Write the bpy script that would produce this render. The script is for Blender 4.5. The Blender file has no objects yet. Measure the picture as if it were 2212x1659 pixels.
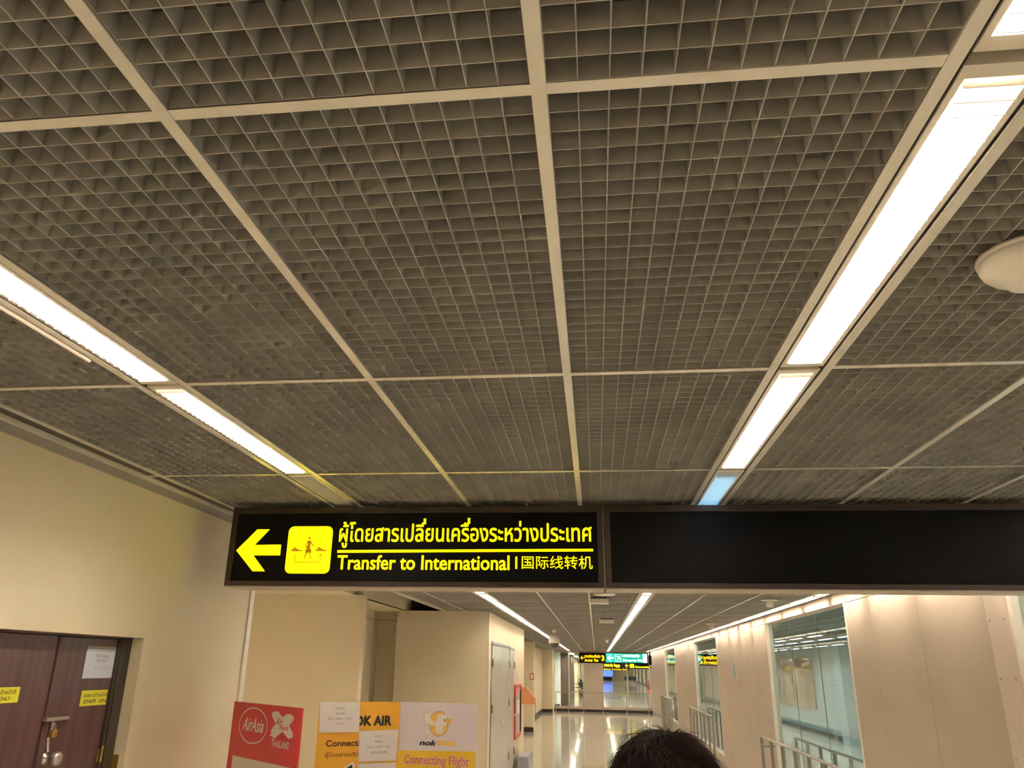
import bpy, bmesh, math, random
from mathutils import Vector, Matrix
random.seed(7)
SC = bpy.context.scene
COL = SC.collection
# ------------------------------------------------------------------ camera
FPX, CX, CY = 1669.02, 1072.11, 834.98
PITCH, YAW, ROLL = 0.347623, 0.127447, 0.018761
CAMZ = 2.0
cp, sp_, cy, sy, cr, sr = math.cos(PITCH), math.sin(PITCH), math.cos(YAW), math.sin(YAW), math.cos(ROLL), math.sin(ROLL)
FWD = Vector((-sy*cp, cy*cp, sp_))
R0 = Vector((cy, sy, 0)); U0 = R0.cross(FWD)
RIGHT = cr*R0 + sr*U0; UP = -sr*R0 + cr*U0
cam_d = bpy.data.cameras.new('camera'); cam = bpy.data.objects.new('camera', cam_d); COL.objects.link(cam)
cam.matrix_world = Matrix(((RIGHT.x, UP.x, -FWD.x, 0), (RIGHT.y, UP.y, -FWD.y, 0), (RIGHT.z, UP.z, -FWD.z, CAMZ), (0, 0, 0, 1)))
cam_d.sensor_width = 36; cam_d.lens = FPX/2212*36
cam_d.shift_x = (1106-CX)/2212; cam_d.shift_y = (CY-829.5)/2212
cam_d.clip_start = 0.02; cam_d.clip_end = 400
SC.camera = cam
SC.cycles.max_bounces = 8; SC.cycles.diffuse_bounces = 4; SC.cycles.glossy_bounces = 4; SC.cycles.adaptive_threshold = .02
# ------------------------------------------------------------------ world, exposure, light levels
w = bpy.data.worlds.new('world'); SC.world = w; w.use_nodes = True
w.node_tree.nodes['Background'].inputs[0].default_value = (1, .86, .66, 1)
w.node_tree.nodes['Background'].inputs[1].default_value = 0.02
vs = SC.view_settings
vs.view_transform = 'Standard'; vs.look = 'None'; vs.gamma = 1; vs.exposure = 1.05; vs.use_curve_mapping = False
WARM = (1.0, .91, .79); COOL = (.62, .88, 1.0)
LAMP = 42.0; LAMP_COOL = 62.0; LAMP_HALL = 62.0; LAMP_FAR = 75.0
SIGN_E = 1.2

def ray(x, y): return FWD + RIGHT*((x-CX)/FPX) - UP*((y-CY)/FPX)
def on_plane(x, y, O, n):          # where a sight line meets a plane of the place (used to measure flat artwork)
    C = Vector((0, 0, CAMZ)); d = ray(x, y)
    return C + d*((O-C).dot(n)/d.dot(n))

# ------------------------------------------------------------------ materials
MATS = {}
def mat(name, col, rough=.6, metal=0, noise=0, nscale=6, emit=None, es=0, bump=0, bscale=40, spec=.5, stretch=None, coat=0):
    m = bpy.data.materials.new(name); m.use_nodes = True; nt = m.node_tree; b = nt.nodes['Principled BSDF']
    b.inputs['Base Color'].default_value = (*col, 1); b.inputs['Roughness'].default_value = rough
    b.inputs['Metallic'].default_value = metal; b.inputs['Specular IOR Level'].default_value = spec
    b.inputs['Coat Weight'].default_value = coat
    if emit: b.inputs['Emission Color'].default_value = (*emit, 1); b.inputs['Emission Strength'].default_value = es
    if noise or bump:
        tc = nt.nodes.new('ShaderNodeTexCoord'); mp = nt.nodes.new('ShaderNodeMapping')
        nt.links.new(tc.outputs['Object'], mp.inputs[0])
        if stretch: mp.inputs['Scale'].default_value = stretch
    if noise:
        n = nt.nodes.new('ShaderNodeTexNoise'); n.inputs['Scale'].default_value = nscale; n.inputs['Detail'].default_value = 5
        nt.links.new(mp.outputs[0], n.inputs['Vector'])
        r = nt.nodes.new('ShaderNodeMapRange'); r.inputs[1].default_value = .3; r.inputs[2].default_value = .7
        r.inputs[3].default_value = 1-noise; r.inputs[4].default_value = 1+noise*.5
        nt.links.new(n.outputs[0], r.inputs[0])
        mx = nt.nodes.new('ShaderNodeVectorMath'); mx.operation = 'SCALE'; mx.inputs[0].default_value = col
        nt.links.new(r.outputs[0], mx.inputs['Scale']); nt.links.new(mx.outputs[0], b.inputs['Base Color'])
    if bump:
        n2 = nt.nodes.new('ShaderNodeTexNoise'); n2.inputs['Scale'].default_value = bscale
        nt.links.new(mp.outputs[0], n2.inputs['Vector'])
        bp = nt.nodes.new('ShaderNodeBump'); bp.inputs['Strength'].default_value = bump; bp.inputs['Distance'].default_value = .01
        nt.links.new(n2.outputs[0], bp.inputs['Height']); nt.links.new(bp.outputs[0], b.inputs['Normal'])
    MATS[name] = m; return m
def M(n): return MATS[n]
mat('cream', (.79, .685, .49), .6, noise=.05, nscale=1.2, bump=.03, bscale=120)
mat('beige_panel', (.42, .35, .27), .75, spec=.25, noise=.06, nscale=1.5)
mat('pale_panel', (.56, .47, .38), .6, spec=.3, noise=.03, nscale=2)
mat('cool_wall', (.62, .68, .66), .45, noise=.05, nscale=.8)
mat('white_metal', (.82, .76, .66), .22, spec=.8, noise=.07, nscale=9)
mat('fixture_white', (.80, .73, .62), .35, noise=.04, nscale=7)
mat('louver', (.86, .82, .78), .3)
mat('reflector', (.62, .55, .50), .25, metal=1)
mat('joint_dark', (.035, .03, .025), .8)
mat('grille', (.48, .455, .415), .6, noise=.2, nscale=3.5)
mat('plenum', (.12, .10, .085), .9)
mat('floor', (.60, .55, .44), .10, noise=.06, nscale=.7, coat=.3)
mat('baseboard', (.035, .025, .025), .4)
mat('base_grey', (.28, .25, .22), .5)
mat('base_cool', (.25, .36, .37), .5)
mat('lamp', (1, 1, 1), .5, emit=WARM, es=LAMP)
mat('lamp_cool', (1, 1, 1), .5, emit=COOL, es=LAMP_COOL)
mat('lamp_hall', (1, 1, 1), .5, emit=WARM, es=LAMP_HALL)
mat('lamp_far', (1, 1, 1), .5, emit=WARM, es=LAMP_FAR)
mat('lamp_dim', (1, 1, 1), .5, emit=(.22, .62, 1.0), es=2.6)
mat('lamp_off', (.55, .52, .46), .5)
mat('sign_black', (.006, .0055, .007), .38, spec=.12)
mat('sign_frame', (.050, .030, .022), .4, noise=.1)
mat('sign_under', (.50, .42, .33), .5)
mat('glow_yellow', (.8, .6, 0), .5, emit=(1, .74, 0.0), es=SIGN_E)
mat('glow_amber', (.8, .5, 0), .5, emit=(1, .56, 0.0), es=.8)
mat('print_brown', (.4, .2, 0), .5, emit=(.13, .055, 0), es=.8)
mat('glow_green', (0, .4, .3), .5, emit=(0, .42, .27), es=.45)
mat('glow_white', (.8, .9, .9), .5, emit=(.8, 1, 1), es=.9)
mat('screen_blue', (.1, .2, .6), .5, emit=(.06, .14, .75), es=1.0)
mat('screen_pale', (.5, .6, .9), .5, emit=(.45, .6, 1), es=1.2)
mat('wood', (.115, .060, .058), .30, noise=.35, nscale=3, stretch=(9, 9, .8))
mat('door_frame', (.045, .032, .022), .35)
mat('brass', (.75, .52, .18), .3, metal=1)
mat('steel', (.68, .66, .64), .28, metal=1)
mat('rail_steel', (.40, .37, .33), .38, metal=.8)
mat('paper', (.70, .76, .90), .6, noise=.03, nscale=12)  # white sheet; blue cast of the light falling on it is in the colour
mat('paper_warm', (.80, .75, .70), .6, noise=.03, nscale=12)
mat('yellow_tag', (.80, .75, .04), .5)
mat('ink', (.03, .025, .02), .6)
mat('ink_grey', (.25, .22, .20), .6)
mat('ink_brown', (.10, .035, .01), .6)
mat('red_board', (.62, .035, .04), .4)
mat('orange_board', (.80, .40, .03), .4)
mat('yellow_board', (.82, .56, .03), .4)
mat('white_print', (.85, .80, .72), .45)
mat('lilac_print', (.76, .70, .73), .4)
mat('orange_ink', (.85, .50, .08), .5)
mat('pink_ink', (.68, .20, .16), .5)
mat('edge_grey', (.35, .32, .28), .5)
mat('locker', (.60, .56, .50), .22, noise=.04, nscale=4)
mat('red_paint', (.50, .06, .04), .4)
mat('orange_wood', (.62, .28, .12), .5)
mat('cctv_white', (.80, .75, .66), .35)
mat('dome_dark', (.05, .045, .045), .08)
mat('bin_grey', (.38, .38, .42), .3)
mat('brown_column', (.055, .030, .020), .6, noise=.3, nscale=6)
mat('frosty_panel', (.27, .215, .19), .06, noise=.05, nscale=2, coat=.2)
mat('dark_ceiling', (.16, .17, .15), .7, noise=.2, nscale=1)
mat('leaf', (.05, .10, .04), .5)
mat('clay', (.2, .12, .08), .7)
mat('skin', (.50, .30, .20), .5)
mat('shirt', (.05, .06, .10), .8, noise=.1)
mat('trousers', (.03, .03, .04), .8)
mat('hair', (.010, .006, .005), .8, noise=.5, nscale=30, spec=.15)
mat('strand', (.018, .009, .007), .75, spec=.12)
mat('pink_sticker', (.75, .22, .28), .5)
mat('seat_blue', (.12, .16, .28), .4)
def glass_mat(name, tint):
    m = bpy.data.materials.new(name); m.use_nodes = True; nt = m.node_tree; nt.nodes.clear()
    o = nt.nodes.new('ShaderNodeOutputMaterial'); mx = nt.nodes.new('ShaderNodeMixShader')
    t = nt.nodes.new('ShaderNodeBsdfTransparent'); t.inputs[0].default_value = (*tint, 1)
    g = nt.nodes.new('ShaderNodeBsdfGlossy'); g.inputs['Roughness'].default_value = .02
    lw = nt.nodes.new('ShaderNodeLayerWeight'); lw.inputs[0].default_value = .5
    pw = nt.nodes.new('ShaderNodeMath'); pw.operation = 'POWER'; pw.inputs[1].default_value = 5
    f = nt.nodes.new('ShaderNodeMath'); f.operation = 'MULTIPLY_ADD'; f.inputs[1].default_value = .6; f.inputs[2].default_value = .03
    nt.links.new(lw.outputs['Facing'], pw.inputs[0]); nt.links.new(pw.outputs[0], f.inputs[0]); nt.links.new(f.outputs[0], mx.inputs[0]); nt.links.new(t.outputs[0], mx.inputs[1]); nt.links.new(g.outputs[0], mx.inputs[2])
    nt.links.new(mx.outputs[0], o.inputs[0]); MATS[name] = m
glass_mat('glass', (.90, .95, .93))

# ------------------------------------------------------------------ helpers
class MB:
    def __init__(s): s.v = []; s.f = []
    def box(s, x0, x1, y0, y1, z0, z1):
        n = len(s.v)
        s.v += [(x0,y0,z0),(x1,y0,z0),(x1,y1,z0),(x0,y1,z0),(x0,y0,z1),(x1,y0,z1),(x1,y1,z1),(x0,y1,z1)]
        s.f += [(n,n+3,n+2,n+1),(n+4,n+5,n+6,n+7),(n,n+1,n+5,n+4),(n+1,n+2,n+6,n+5),(n+2,n+3,n+7,n+6),(n+3,n,n+4,n+7)]
        return s
    def tube(s, p, q, r, r2=None, seg=8, cap=True):
        p = Vector(p); q = Vector(q); r2 = r if r2 is None else r2
        d = (q-p).normalized(); a = d.orthogonal().normalized(); b = d.cross(a); n = len(s.v)
        for c, rr in ((p, r), (q, r2)):
            for k in range(seg):
                t = 2*math.pi*k/seg; s.v.append(tuple(c + a*math.cos(t)*rr + b*math.sin(t)*rr))
        for k in range(seg): s.f.append((n+k, n+(k+1) % seg, n+seg+(k+1) % seg, n+seg+k))
        if cap: s.f.append(tuple(n+k for k in reversed(range(seg)))); s.f.append(tuple(n+seg+k for k in range(seg)))
        return s
    def lathe(s, prof, c=(0, 0, 0), seg=24):       # prof [(r, z)]
        n = len(s.v)
        for r, z in prof:
            for k in range(seg):
                t = 2*math.pi*k/seg; s.v.append((c[0]+r*math.cos(t), c[1]+r*math.sin(t), c[2]+z))
        for i in range(len(prof)-1):
            for k in range(seg):
                s.f.append((n+i*seg+k, n+i*seg+(k+1) % seg, n+(i+1)*seg+(k+1) % seg, n+(i+1)*seg+k))
        s.f.append(tuple(n+k for k in reversed(range(seg)))); e = n+(len(prof)-1)*seg; s.f.append(tuple(e+k for k in range(seg)))
        return s
    def poly(s, pts, y0, y1):                       # 2d polygon in x-z, thick in y
        n = len(s.v); k = len(pts)
        s.v += [(x, y0, z) for x, z in pts] + [(x, y1, z) for x, z in pts]
        s.f.append(tuple(range(n, n+k))); s.f.append(tuple(reversed(range(n+k, n+2*k))))
        for i in range(k): s.f.append((n+(i+1) % k, n+i, n+k+i, n+k+(i+1) % k))
        return s
    def mesh(s, name, m, smooth=False):
        me = bpy.data.meshes.new(name); me.from_pydata(s.v, [], s.f); me.materials.append(M(m) if isinstance(m, str) else m)
        bm = bmesh.new(); bm.from_mesh(me); bmesh.ops.recalc_face_normals(bm, faces=bm.faces)
        big = [f for f in bm.faces if len(f.verts) > 4]
        if big: bmesh.ops.triangulate(bm, faces=big)
        bm.to_mesh(me); bm.free()
        if smooth: me.polygons.foreach_set('use_smooth', [True]*len(me.polygons))
        return me
    def obj(s, name, m, parent=None, bevel=0, smooth=False, loc=None):
        o = bpy.data.objects.new(name, s.mesh(name, m, smooth)); COL.objects.link(o); o.parent = parent
        if loc: o.location = loc
        if bevel:
            b = o.modifiers.new('bevel', 'BEVEL'); b.width = bevel; b.segments = 2; b.limit_method = 'ANGLE'
        return o
def link(name, me, parent=None, loc=(0, 0, 0)):
    o = bpy.data.objects.new(name, me); COL.objects.link(o); o.parent = parent; o.location = loc; return o
def tag(o, label=None, cat=None, group=None, kind=None):
    if label: o['label'] = label
    if cat: o['category'] = cat
    if group: o['group'] = group
    if kind: o['kind'] = kind
    return o
def empty(name, loc=(0, 0, 0), rz=0, label=None, cat=None, group=None, kind=None, parent=None):
    o = bpy.data.objects.new(name, None); COL.objects.link(o); o.location = loc; o.rotation_euler = (0, 0, rz)
    o.empty_display_size = .1; o.parent = parent
    return tag(o, label, cat, group, kind)
def children(o): return [c for c in bpy.data.objects if c.parent is o]
def bx(name, m, b, parent=None, bevel=0): return MB().box(*b).obj(name, m, parent, bevel)
TCACHE = {}
def text(name, s, m, parent, x0, x1, z0, z1, y=0, bold=0.0, extra=(), shear=0, thick=.0006, zonly=False):
    """printed or cut lettering, fitted to the rectangle x0..x1, z0..z1 of its parent, lying just before y"""
    key = (s, bold, shear)
    if key not in TCACHE:
        cu = bpy.data.curves.new('t', 'FONT'); cu.body = s; cu.shear = shear; cu.resolution_u = 3
        o = bpy.data.objects.new('t', cu); COL.objects.link(o); bpy.context.view_layer.update()
        dg = bpy.context.evaluated_depsgraph_get(); me = bpy.data.meshes.new_from_object(o.evaluated_get(dg))
        vv = [tuple(v.co) for v in me.vertices]; ff = [tuple(p.vertices) for p in me.polygons]
        bpy.data.objects.remove(o); bpy.data.curves.remove(cu); bpy.data.meshes.remove(me)
        if bold:                                      # heavier strokes: the glyph struck again around itself
            base_v, base_f = list(vv), list(ff)
            for q in range(8):
                dx, dy = bold*math.cos(q*math.pi/4), bold*math.sin(q*math.pi/4); n = len(vv)
                vv += [(x_+dx, y_+dy, z_+3e-5*(q+1)) for x_, y_, z_ in base_v]; ff += [tuple(n+i for i in f) for f in base_f]
        TCACHE[key] = (vv, ff)
    vv, ff = TCACHE[key]
    xs = [v[0] for v in vv]; ys = [v[1] for v in vv]; ax, bx_, ay, by = min(xs), max(xs), min(ys), max(ys)
    mb = MB()
    mb.v = [(x0+(v[0]-ax)/(bx_-ax)*(x1-x0), y-thick-v[2], z0+(v[1]-ay)/(by-ay)*(z1-z0)) for v in vv]
    mb.f = list(ff)
    for e in extra:
        n = len(mb.v); mb.v += [(px, y-thick, pz) for px, pz in e]; mb.f.append(tuple(range(n, n+len(e))))
    me = bpy.data.meshes.new(name); me.from_pydata(mb.v, [], mb.f); me.materials.append(M(m))
    o = bpy.data.objects.new(name, me); COL.objects.link(o); o.parent = parent
    return o
def art(name, pts, m, parent, y, thick=.0006):      # flat printed or cut shape on a face
    return MB().poly(pts, y-thick, y).obj(name, m, parent)
def circle(cx_, cz, rx, rz=None, n=28): rz = rz or rx; return [(cx_+rx*math.cos(2*math.pi*k/n), cz+rz*math.sin(2*math.pi*k/n)) for k in range(n)]
def strip(pts, wd):                                   # thick polyline as quads
    out = []
    for (ax, az), (bx_, bz) in zip(pts, pts[1:]):
        L = math.hypot(bx_-ax, bz-az); ux, uz = (bx_-ax)/L, (bz-az)/L; nx, nz = -uz*wd/2, ux*wd/2; e = wd/2
        out.append([(ax-ux*e+nx, az-uz*e+nz), (bx_+ux*e+nx, bz+uz*e+nz), (bx_+ux*e-nx, bz+uz*e-nz), (ax-ux*e-nx, az-uz*e-nz)])
    return out
def ring(name, cx_, cz, rx, rz, wd, m, parent, y, n=36):
    mb = MB()
    for k in range(n):
        a, b = 2*math.pi*k/n, 2*math.pi*(k+1)/n
        p = lambda t, s: (cx_+(rx+s)*math.cos(t), cz+(rz+s)*math.sin(t))
        q = [p(a, -wd/2), p(b, -wd/2), p(b, wd/2), p(a, wd/2)]
        i = len(mb.v); mb.v += [(x, y, z) for x, z in q]; mb.f.append((i, i+1, i+2, i+3))
    me = bpy.data.meshes.new(name); me.from_pydata(mb.v, [], mb.f); me.materials.append(M(m))
    return link(name, me, parent)

# ------------------------------------------------------------------ levels and grid
H = 2.82                                             # ceiling height
Y0, DY = .9427, 1.2128
def row(i): return Y0+i*DY
XL, XR = -2.13, 2.65
COLS = [(-2.024, -1.424), (-1.269, -.665), (-.665, -.065), (-.065, .525), (.680, 1.268), (1.268, 1.862), (1.862, 2.450)]
TEES = [-2.024, -1.424, -1.269, -.665, -.065, .525, .680, 1.268, 1.862, 2.450, 2.605]
STRIPS = {'left': -1.3465, 'right': .6025, 'wall': 2.5275}
ROWS = range(-3, 33)
YEND = row(33)                                        # ~40.96 the glass end wall
YBACK = row(-3)

# ------------------------------------------------------------------ floor
floor = bx('floor', 'floor', (-8.2, 8.2, YBACK-.3, 150.3, -.12, 0)); tag(floor, 'polished cream corridor floor with mirror-like light streaks', kind='structure')
# ------------------------------------------------------------------ ceiling
ceiling = empty('ceiling', (0, 0, 0), label='suspended open-cell grille ceiling with white metal bars', kind='structure')
def grille_mesh(wd, ln, nx, ny):
    mb = MB(); t = .0009; d = .045
    def blade(a, b, axis, L):
        # tapered blade: thicker at the lower edge
        n = len(mb.v); lo, hi = 0, d
        if axis == 'y': q = [(a-t, 0, lo), (a+t, 0, lo), (a+t, L, lo), (a-t, L, lo), (a-t*.6, 0, hi), (a+t*.6, 0, hi), (a+t*.6, L, hi), (a-t*.6, L, hi)]
        else: q = [(0, a-t, lo), (L, a-t, lo), (L, a+t, lo), (0, a+t, lo), (0, a-t*.6, hi), (L, a-t*.6, hi), (L, a+t*.6, hi), (0, a+t*.6, hi)]
        mb.v += q; mb.f += [(n, n+3, n+2, n+1), (n+4, n+5, n+6, n+7), (n, n+1, n+5, n+4), (n+1, n+2, n+6, n+5), (n+2, n+3, n+7, n+6), (n+3, n, n+4, n+7)]
    for i in range(nx+1): blade(t*1.2+(wd-2.4*t)*i/nx, 0, 'y', ln)
    for j in range(ny+1): blade(t*1.2+(ln-2.4*t)*j/ny, 0, 'x', wd)
    return mb
TW = .0118                                            # half width of a tee bar
GM = {}
def grille(x0, x1, y0, nx=12):
    wd = x1-x0-2*TW+.002; k = round(wd, 3)
    if k not in GM: GM[k] = grille_mesh(wd, DY-2*TW+.002, nx, 25).mesh('grille_panel', 'grille')
    o = link('grille_panel', GM[k], ceiling, (x0+TW-.001, y0+TW-.001, H+.003+random.uniform(-.001, .003)))
    o.rotation_euler = (random.uniform(-.0012, .0012), random.uniform(-.002, .002), 0); return o
for i in ROWS:
    for x0, x1 in COLS: grille(x0, x1, row(i))
    if row(i) > 18.0: grille(-2.624, -2.024, row(i))
    if row(i) > 4.6 and row(i) < 12.6: grille(-2.33, -2.024, row(i), 6)
for k, x in enumerate(TEES):
    MB().box(x-TW, x+TW, YBACK, YEND, H-.002, H+.0015).box(x-.002, x+.002, YBACK, YEND, H+.0015, H+.035).obj('main_tee', 'white_metal', ceiling)
for i in list(ROWS)+[33]:
    y = row(i); mb = MB()
    segs = [(-2.13 if y < 4.7 or y > 12.6 else -2.33, -1.424), (-1.269, .525), (.680, 2.45)]
    for a, b in segs: mb.box(a, b, y-TW, y+TW, H-.0002, H+.001).box(a, b, y-.002, y+.002, H+.002, H+.035)
    mb.obj('cross_tee', 'white_metal', ceiling)
for x in (.525+TW+.0038, .680-TW-.0038, -1.424+TW+.0038, -1.269-TW-.0038):
    bx('shadow_gap', 'joint_dark', (x-.004, x+.004, YBACK, YEND, H+.004, H+.03), ceiling)
bx('edge_trim', 'white_metal', (-2.13, -2.098, YBACK, 4.75, H-.012, H+.004), ceiling)
MB().box(-2.098, -2.024-TW, YBACK, 4.75, H+.006, H+.012).obj('edge_filler', 'plenum', ceiling)
bx('wall_top_band', 'edge_grey', (-2.13, -2.118, YBACK, 4.74, H-.048, H-.012), ceiling)  # thin grey band along the top of the left wall
bx('edge_trim', 'white_metal', (-2.42, -2.33, 4.75, 12.55, H-.004, H+.03), ceiling)
bx('plenum_deck', 'plenum', (-8.2, 8.2, YBACK-.3, YEND+.2, H+.55, H+.62), ceiling)
bx('side_soffit', 'cream', (-8.0, -3.0, 4.2, 13.4, H, H+.05), ceiling)
bx('bulkhead', 'cream', (-3.06, -2.995, 9.951, 13.0, H, H+.55), ceiling)
tag(MB().tube((-1.436, YBACK, H-.009), (-1.436, 1.92, H-.009), .0055).obj('loose_trim', 'fixture_white', ceiling), 'pale loose trim bar ending beside the left light strip')
# ceiling beyond the glass end wall, and of the parallel passage on the right
bx('far_deck', 'dark_ceiling', (-8.2, 2.65, YEND+.12, 150, H+.004, H+.06), ceiling)
bx('side_deck', 'dark_ceiling', (2.80, 8.2, YBACK-.3, 150, H+.004, H+.06), ceiling)
for x in (-.665, -.065, 1.268): bx('main_tee', 'white_metal', (x-TW, x+TW, YEND+.12, 150, H-.004, H+.004), ceiling)
for x in (3.2, 3.8, 4.2, 5.5, 6.1, 7.2): bx('main_tee', 'white_metal', (x-TW, x+TW, YBACK, 150, H-.004, H+.004), ceiling)

# ------------------------------------------------------------------ wall left
WL = empty('wall_left', label='cream left wall with its set-back sections', kind='structure')
def sec(b, m='cream', name='wall_section', parent=None): return bx(name, m, b, parent or WL)
FWX = -2.885
DY0, DY1, DTOP = 2.20, 3.629, 2.098                    # doorway in the left wall
sec((-2.28, XL, YBACK, DY0, 0, H+.3)); sec((-2.28, XL, DY1, 4.78, 0, H+.3)); sec((-2.28, XL, DY0, DY1, DTOP, H+.3))
sec((-2.135, -2.118, 4.735, 4.79, 0, H-.01), 'white_metal', 'corner_trim')
sec((-8.0, FWX, 9.8, 9.95, 0, H)); sec((-8.0, -3.54, 9.95, 13.3, 0, H)); sec((-8.2, -8.0, 4.2, 9.8, 0, H+.1)); sec((-8.2, -2.28, 4.1, 4.2, 0, H+.1))
sec((-3.54, -3.1, 12.95, 13.1, 0, H))
sec((-3.54, -3.534, 10, 12.97, 2.677, 2.687), 'beige_panel', 'picture_rail'); sec((-3.54, -3.14, 12.945, 12.955, 2.677, 2.687), 'beige_panel', 'picture_rail')
sec((-3.54, -3.535, 12.68, 12.69, 0, H), 'beige_panel', 'corner_trim')
BX = -1.66
BY0, BY1 = 12.6, 18.95
sec((-3.14, BX, BY0, BY1, 0, H-.001)); sec((BX-.004, BX+.003, BY0-.003, BY0+.02, 0, H-.005), 'pale_panel', 'corner_trim')
sec((-8, BX, BY0+.3, BY0+.35, H+.02, H+.54), 'brown_column', 'plenum_wall')
sec((-3.0, -2.45, BY1, 27.7, 0, H)); sec((-2.75, -2.10, 27.7, 28.2, 0, H)); sec((-2.9, -2.62, 28.2, 39.8, 0, H)); sec((-2.9, -2.10, 39.8, 40.9, 0, H))
TR = []
def base(b, m='baseboard'):
    o = bx('baseboard_%d' % (len(TR)+1), m, b); TR.append(o); tag(o, kind='structure')
    return o
for b_, l_ in (((BX, BX+.012, BY0, BY1, 0, .10), 'baseboard along the locker wall'), ((-2.45, -2.438, BY1, 27.7, 0, .12), 'baseboard behind the locker block'),
          ((-2.45, -2.10, 27.685, 27.7, 0, .14), 'dark baseboard under the red notice'), ((-2.62, -2.608, 28.2, 39.8, 0, .14), 'dark baseboard of the far left wall'),
          ((-2.62, -2.10, 39.785, 39.8, 0, .14), 'dark baseboard at the far left corner'), ((-2.13, -2.118, YBACK, DY0, 0, .1), 'baseboard of the near left wall'),
          ((-2.13, -2.118, DY1, 4.73, 0, .1), 'baseboard past the dark door')): tag(base(b_), l_)

# ------------------------------------------------------------------ wall right: panels, windows
WR = empty('wall_right', label='right wall of beige panels between big windows', kind='structure')
WIN = [(.6, 5.55), (8.95, 13.15), (18.50, 22.75), (28.25, 32.50)]
SILL, HEAD = .33, 2.705
sol = [(YBACK, .6), (5.55, 8.95), (13.15, 18.50), (22.75, 28.25), (32.50, YEND)]
for a, b in sol:
    bx('wall_core', 'joint_dark', (XR+.02, XR+.09, a, b, 0, H), WR)
    if a == 5.55: cuts = [5.55, 5.83, 7.02, 8.19, 8.95]
    else:
        n = max(1, round((b-a)/1.15)); cuts = [a+(b-a)*k/n for k in range(n+1)]
    for k, (c, d) in enumerate(zip(cuts, cuts[1:])):
        first = a == 5.55 and k == 0
        o = bx('wall_panel', 'pale_panel' if first else 'beige_panel', (XR-(.012 if first else 0), XR+.02, c+.003, d-.003, .10, HEAD if not first else H-.004), WR)
        if first:
            for zz in (.7, 1.5, 1.98, 2.35):
                for yy in (c+.04, d-.04): MB().tube((XR-.013, yy, zz), (XR-.017, yy, zz), .009, seg=8).obj('screw', 'rail_steel', o)
        bx('back_panel', 'cool_wall', (XR+.09, XR+.11, c, d, 0, H), WR)
y = 5.83
while y < YEND-.2:
    bx('header_panel', 'beige_panel', (XR-.004, XR+.02, y+.003, min(y+1.165, YEND)-.003, HEAD+.004, H-.002), WR); y += 1.165
for k in range(4): bx('header_panel', 'beige_panel', (XR-.004, XR+.02, .6+k*1.235, .6+k*1.235+1.23, HEAD+.004, H-.002), WR)
for wi, (a, b) in enumerate(WIN):
    W = empty('window_%d' % (wi+1), (XR, (a+b)/2, 0), kind='structure',
              label=('nearest corridor window, cut off by the right picture edge', 'large window in the right wall nearest the sign, seen whole', 'second whole window along the right wall', 'narrow-looking farthest window in the right wall')[wi])
    h = (b-a)/2
    bx('window_head', 'beige_panel', (0, .10, -h, h, HEAD, H), W)
    bx('sill_wall', 'beige_panel', (0, .10, -h, h, .10, SILL-.03), W)
    bx('window_sill', 'white_metal', (-.02, .12, -h, h, SILL-.03, SILL), W)
    for s in (-1, 1):
        bx('window_frame', 'white_metal', (.0, .10, min(s*h, s*(h-.055)), max(s*h, s*(h-.055)), SILL, HEAD), W)
    bx('window_frame', 'white_metal', (.03, .07, -h, h, HEAD-.02, HEAD), W)
    n = 3
    for k in range(n):
        c0 = -h+.055+(2*h-.11)*k/n; c1 = -h+.055+(2*h-.11)*(k+1)/n
        bx('pane', 'glass', (.045, .055, c0+.003, c1-.003, SILL, HEAD-.02), W)
        if k: bx('pane_joint', 'base_grey', (.046, .054, c0-.003, c0+.003, SILL, HEAD-.02), W)
for a, b in [(YBACK, YEND)]:
    tag(base((XR-.012, XR, a, b, 0, .10), 'base_grey'), 'grey baseboard along the right wall')
# steel guard rails before (and behind) each window
def guard(x, a, b, label, group=None, near=False):
    R = empty('guard_rail', (x, (a+b)/2, 0), label=label, cat='railing', group=group)
    h = (b-a)/2; top = 1.085
    bx('top_rail', 'rail_steel', (-.025, .025, -h, h, top-.022, top), R, .004)
    n = 7 if not near else 9
    for k in range(n):
        yy = -h+.03+(2*h-.06)*k/(n-1)
        bx('post', 'rail_steel', (-.022, .022, yy-.008, yy+.008, 0.0, top-.022), R)
    sgn = 1 if x < XR else -1
    d = abs(XR-x) if x < XR else abs(x-XR-.11)
    for yy in (-h+.03, h-.03): bx('bracket', 'rail_steel', (min(0, sgn*d), max(0, sgn*d), yy-.012, yy+.012, top-.16, top-.135), R)
    return R
for k, (a, b) in enumerate(WIN):
    guard(2.46, a+.05, b+.12, ['steel railing below the window cut off at the right picture edge', 'steel guard railing before the large window nearest the sign', 'steel guard railing before the second window of the right wall', 'steel guard railing before the farthest right window'][k])
    guard(2.92, a+.1, b-.1, ['steel railing outside the cut-off right window', 'steel guard railing seen through the glass of the large near window', 'steel guard railing seen through the second window glass', 'steel guard railing behind the farthest window glass'][k])

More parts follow.
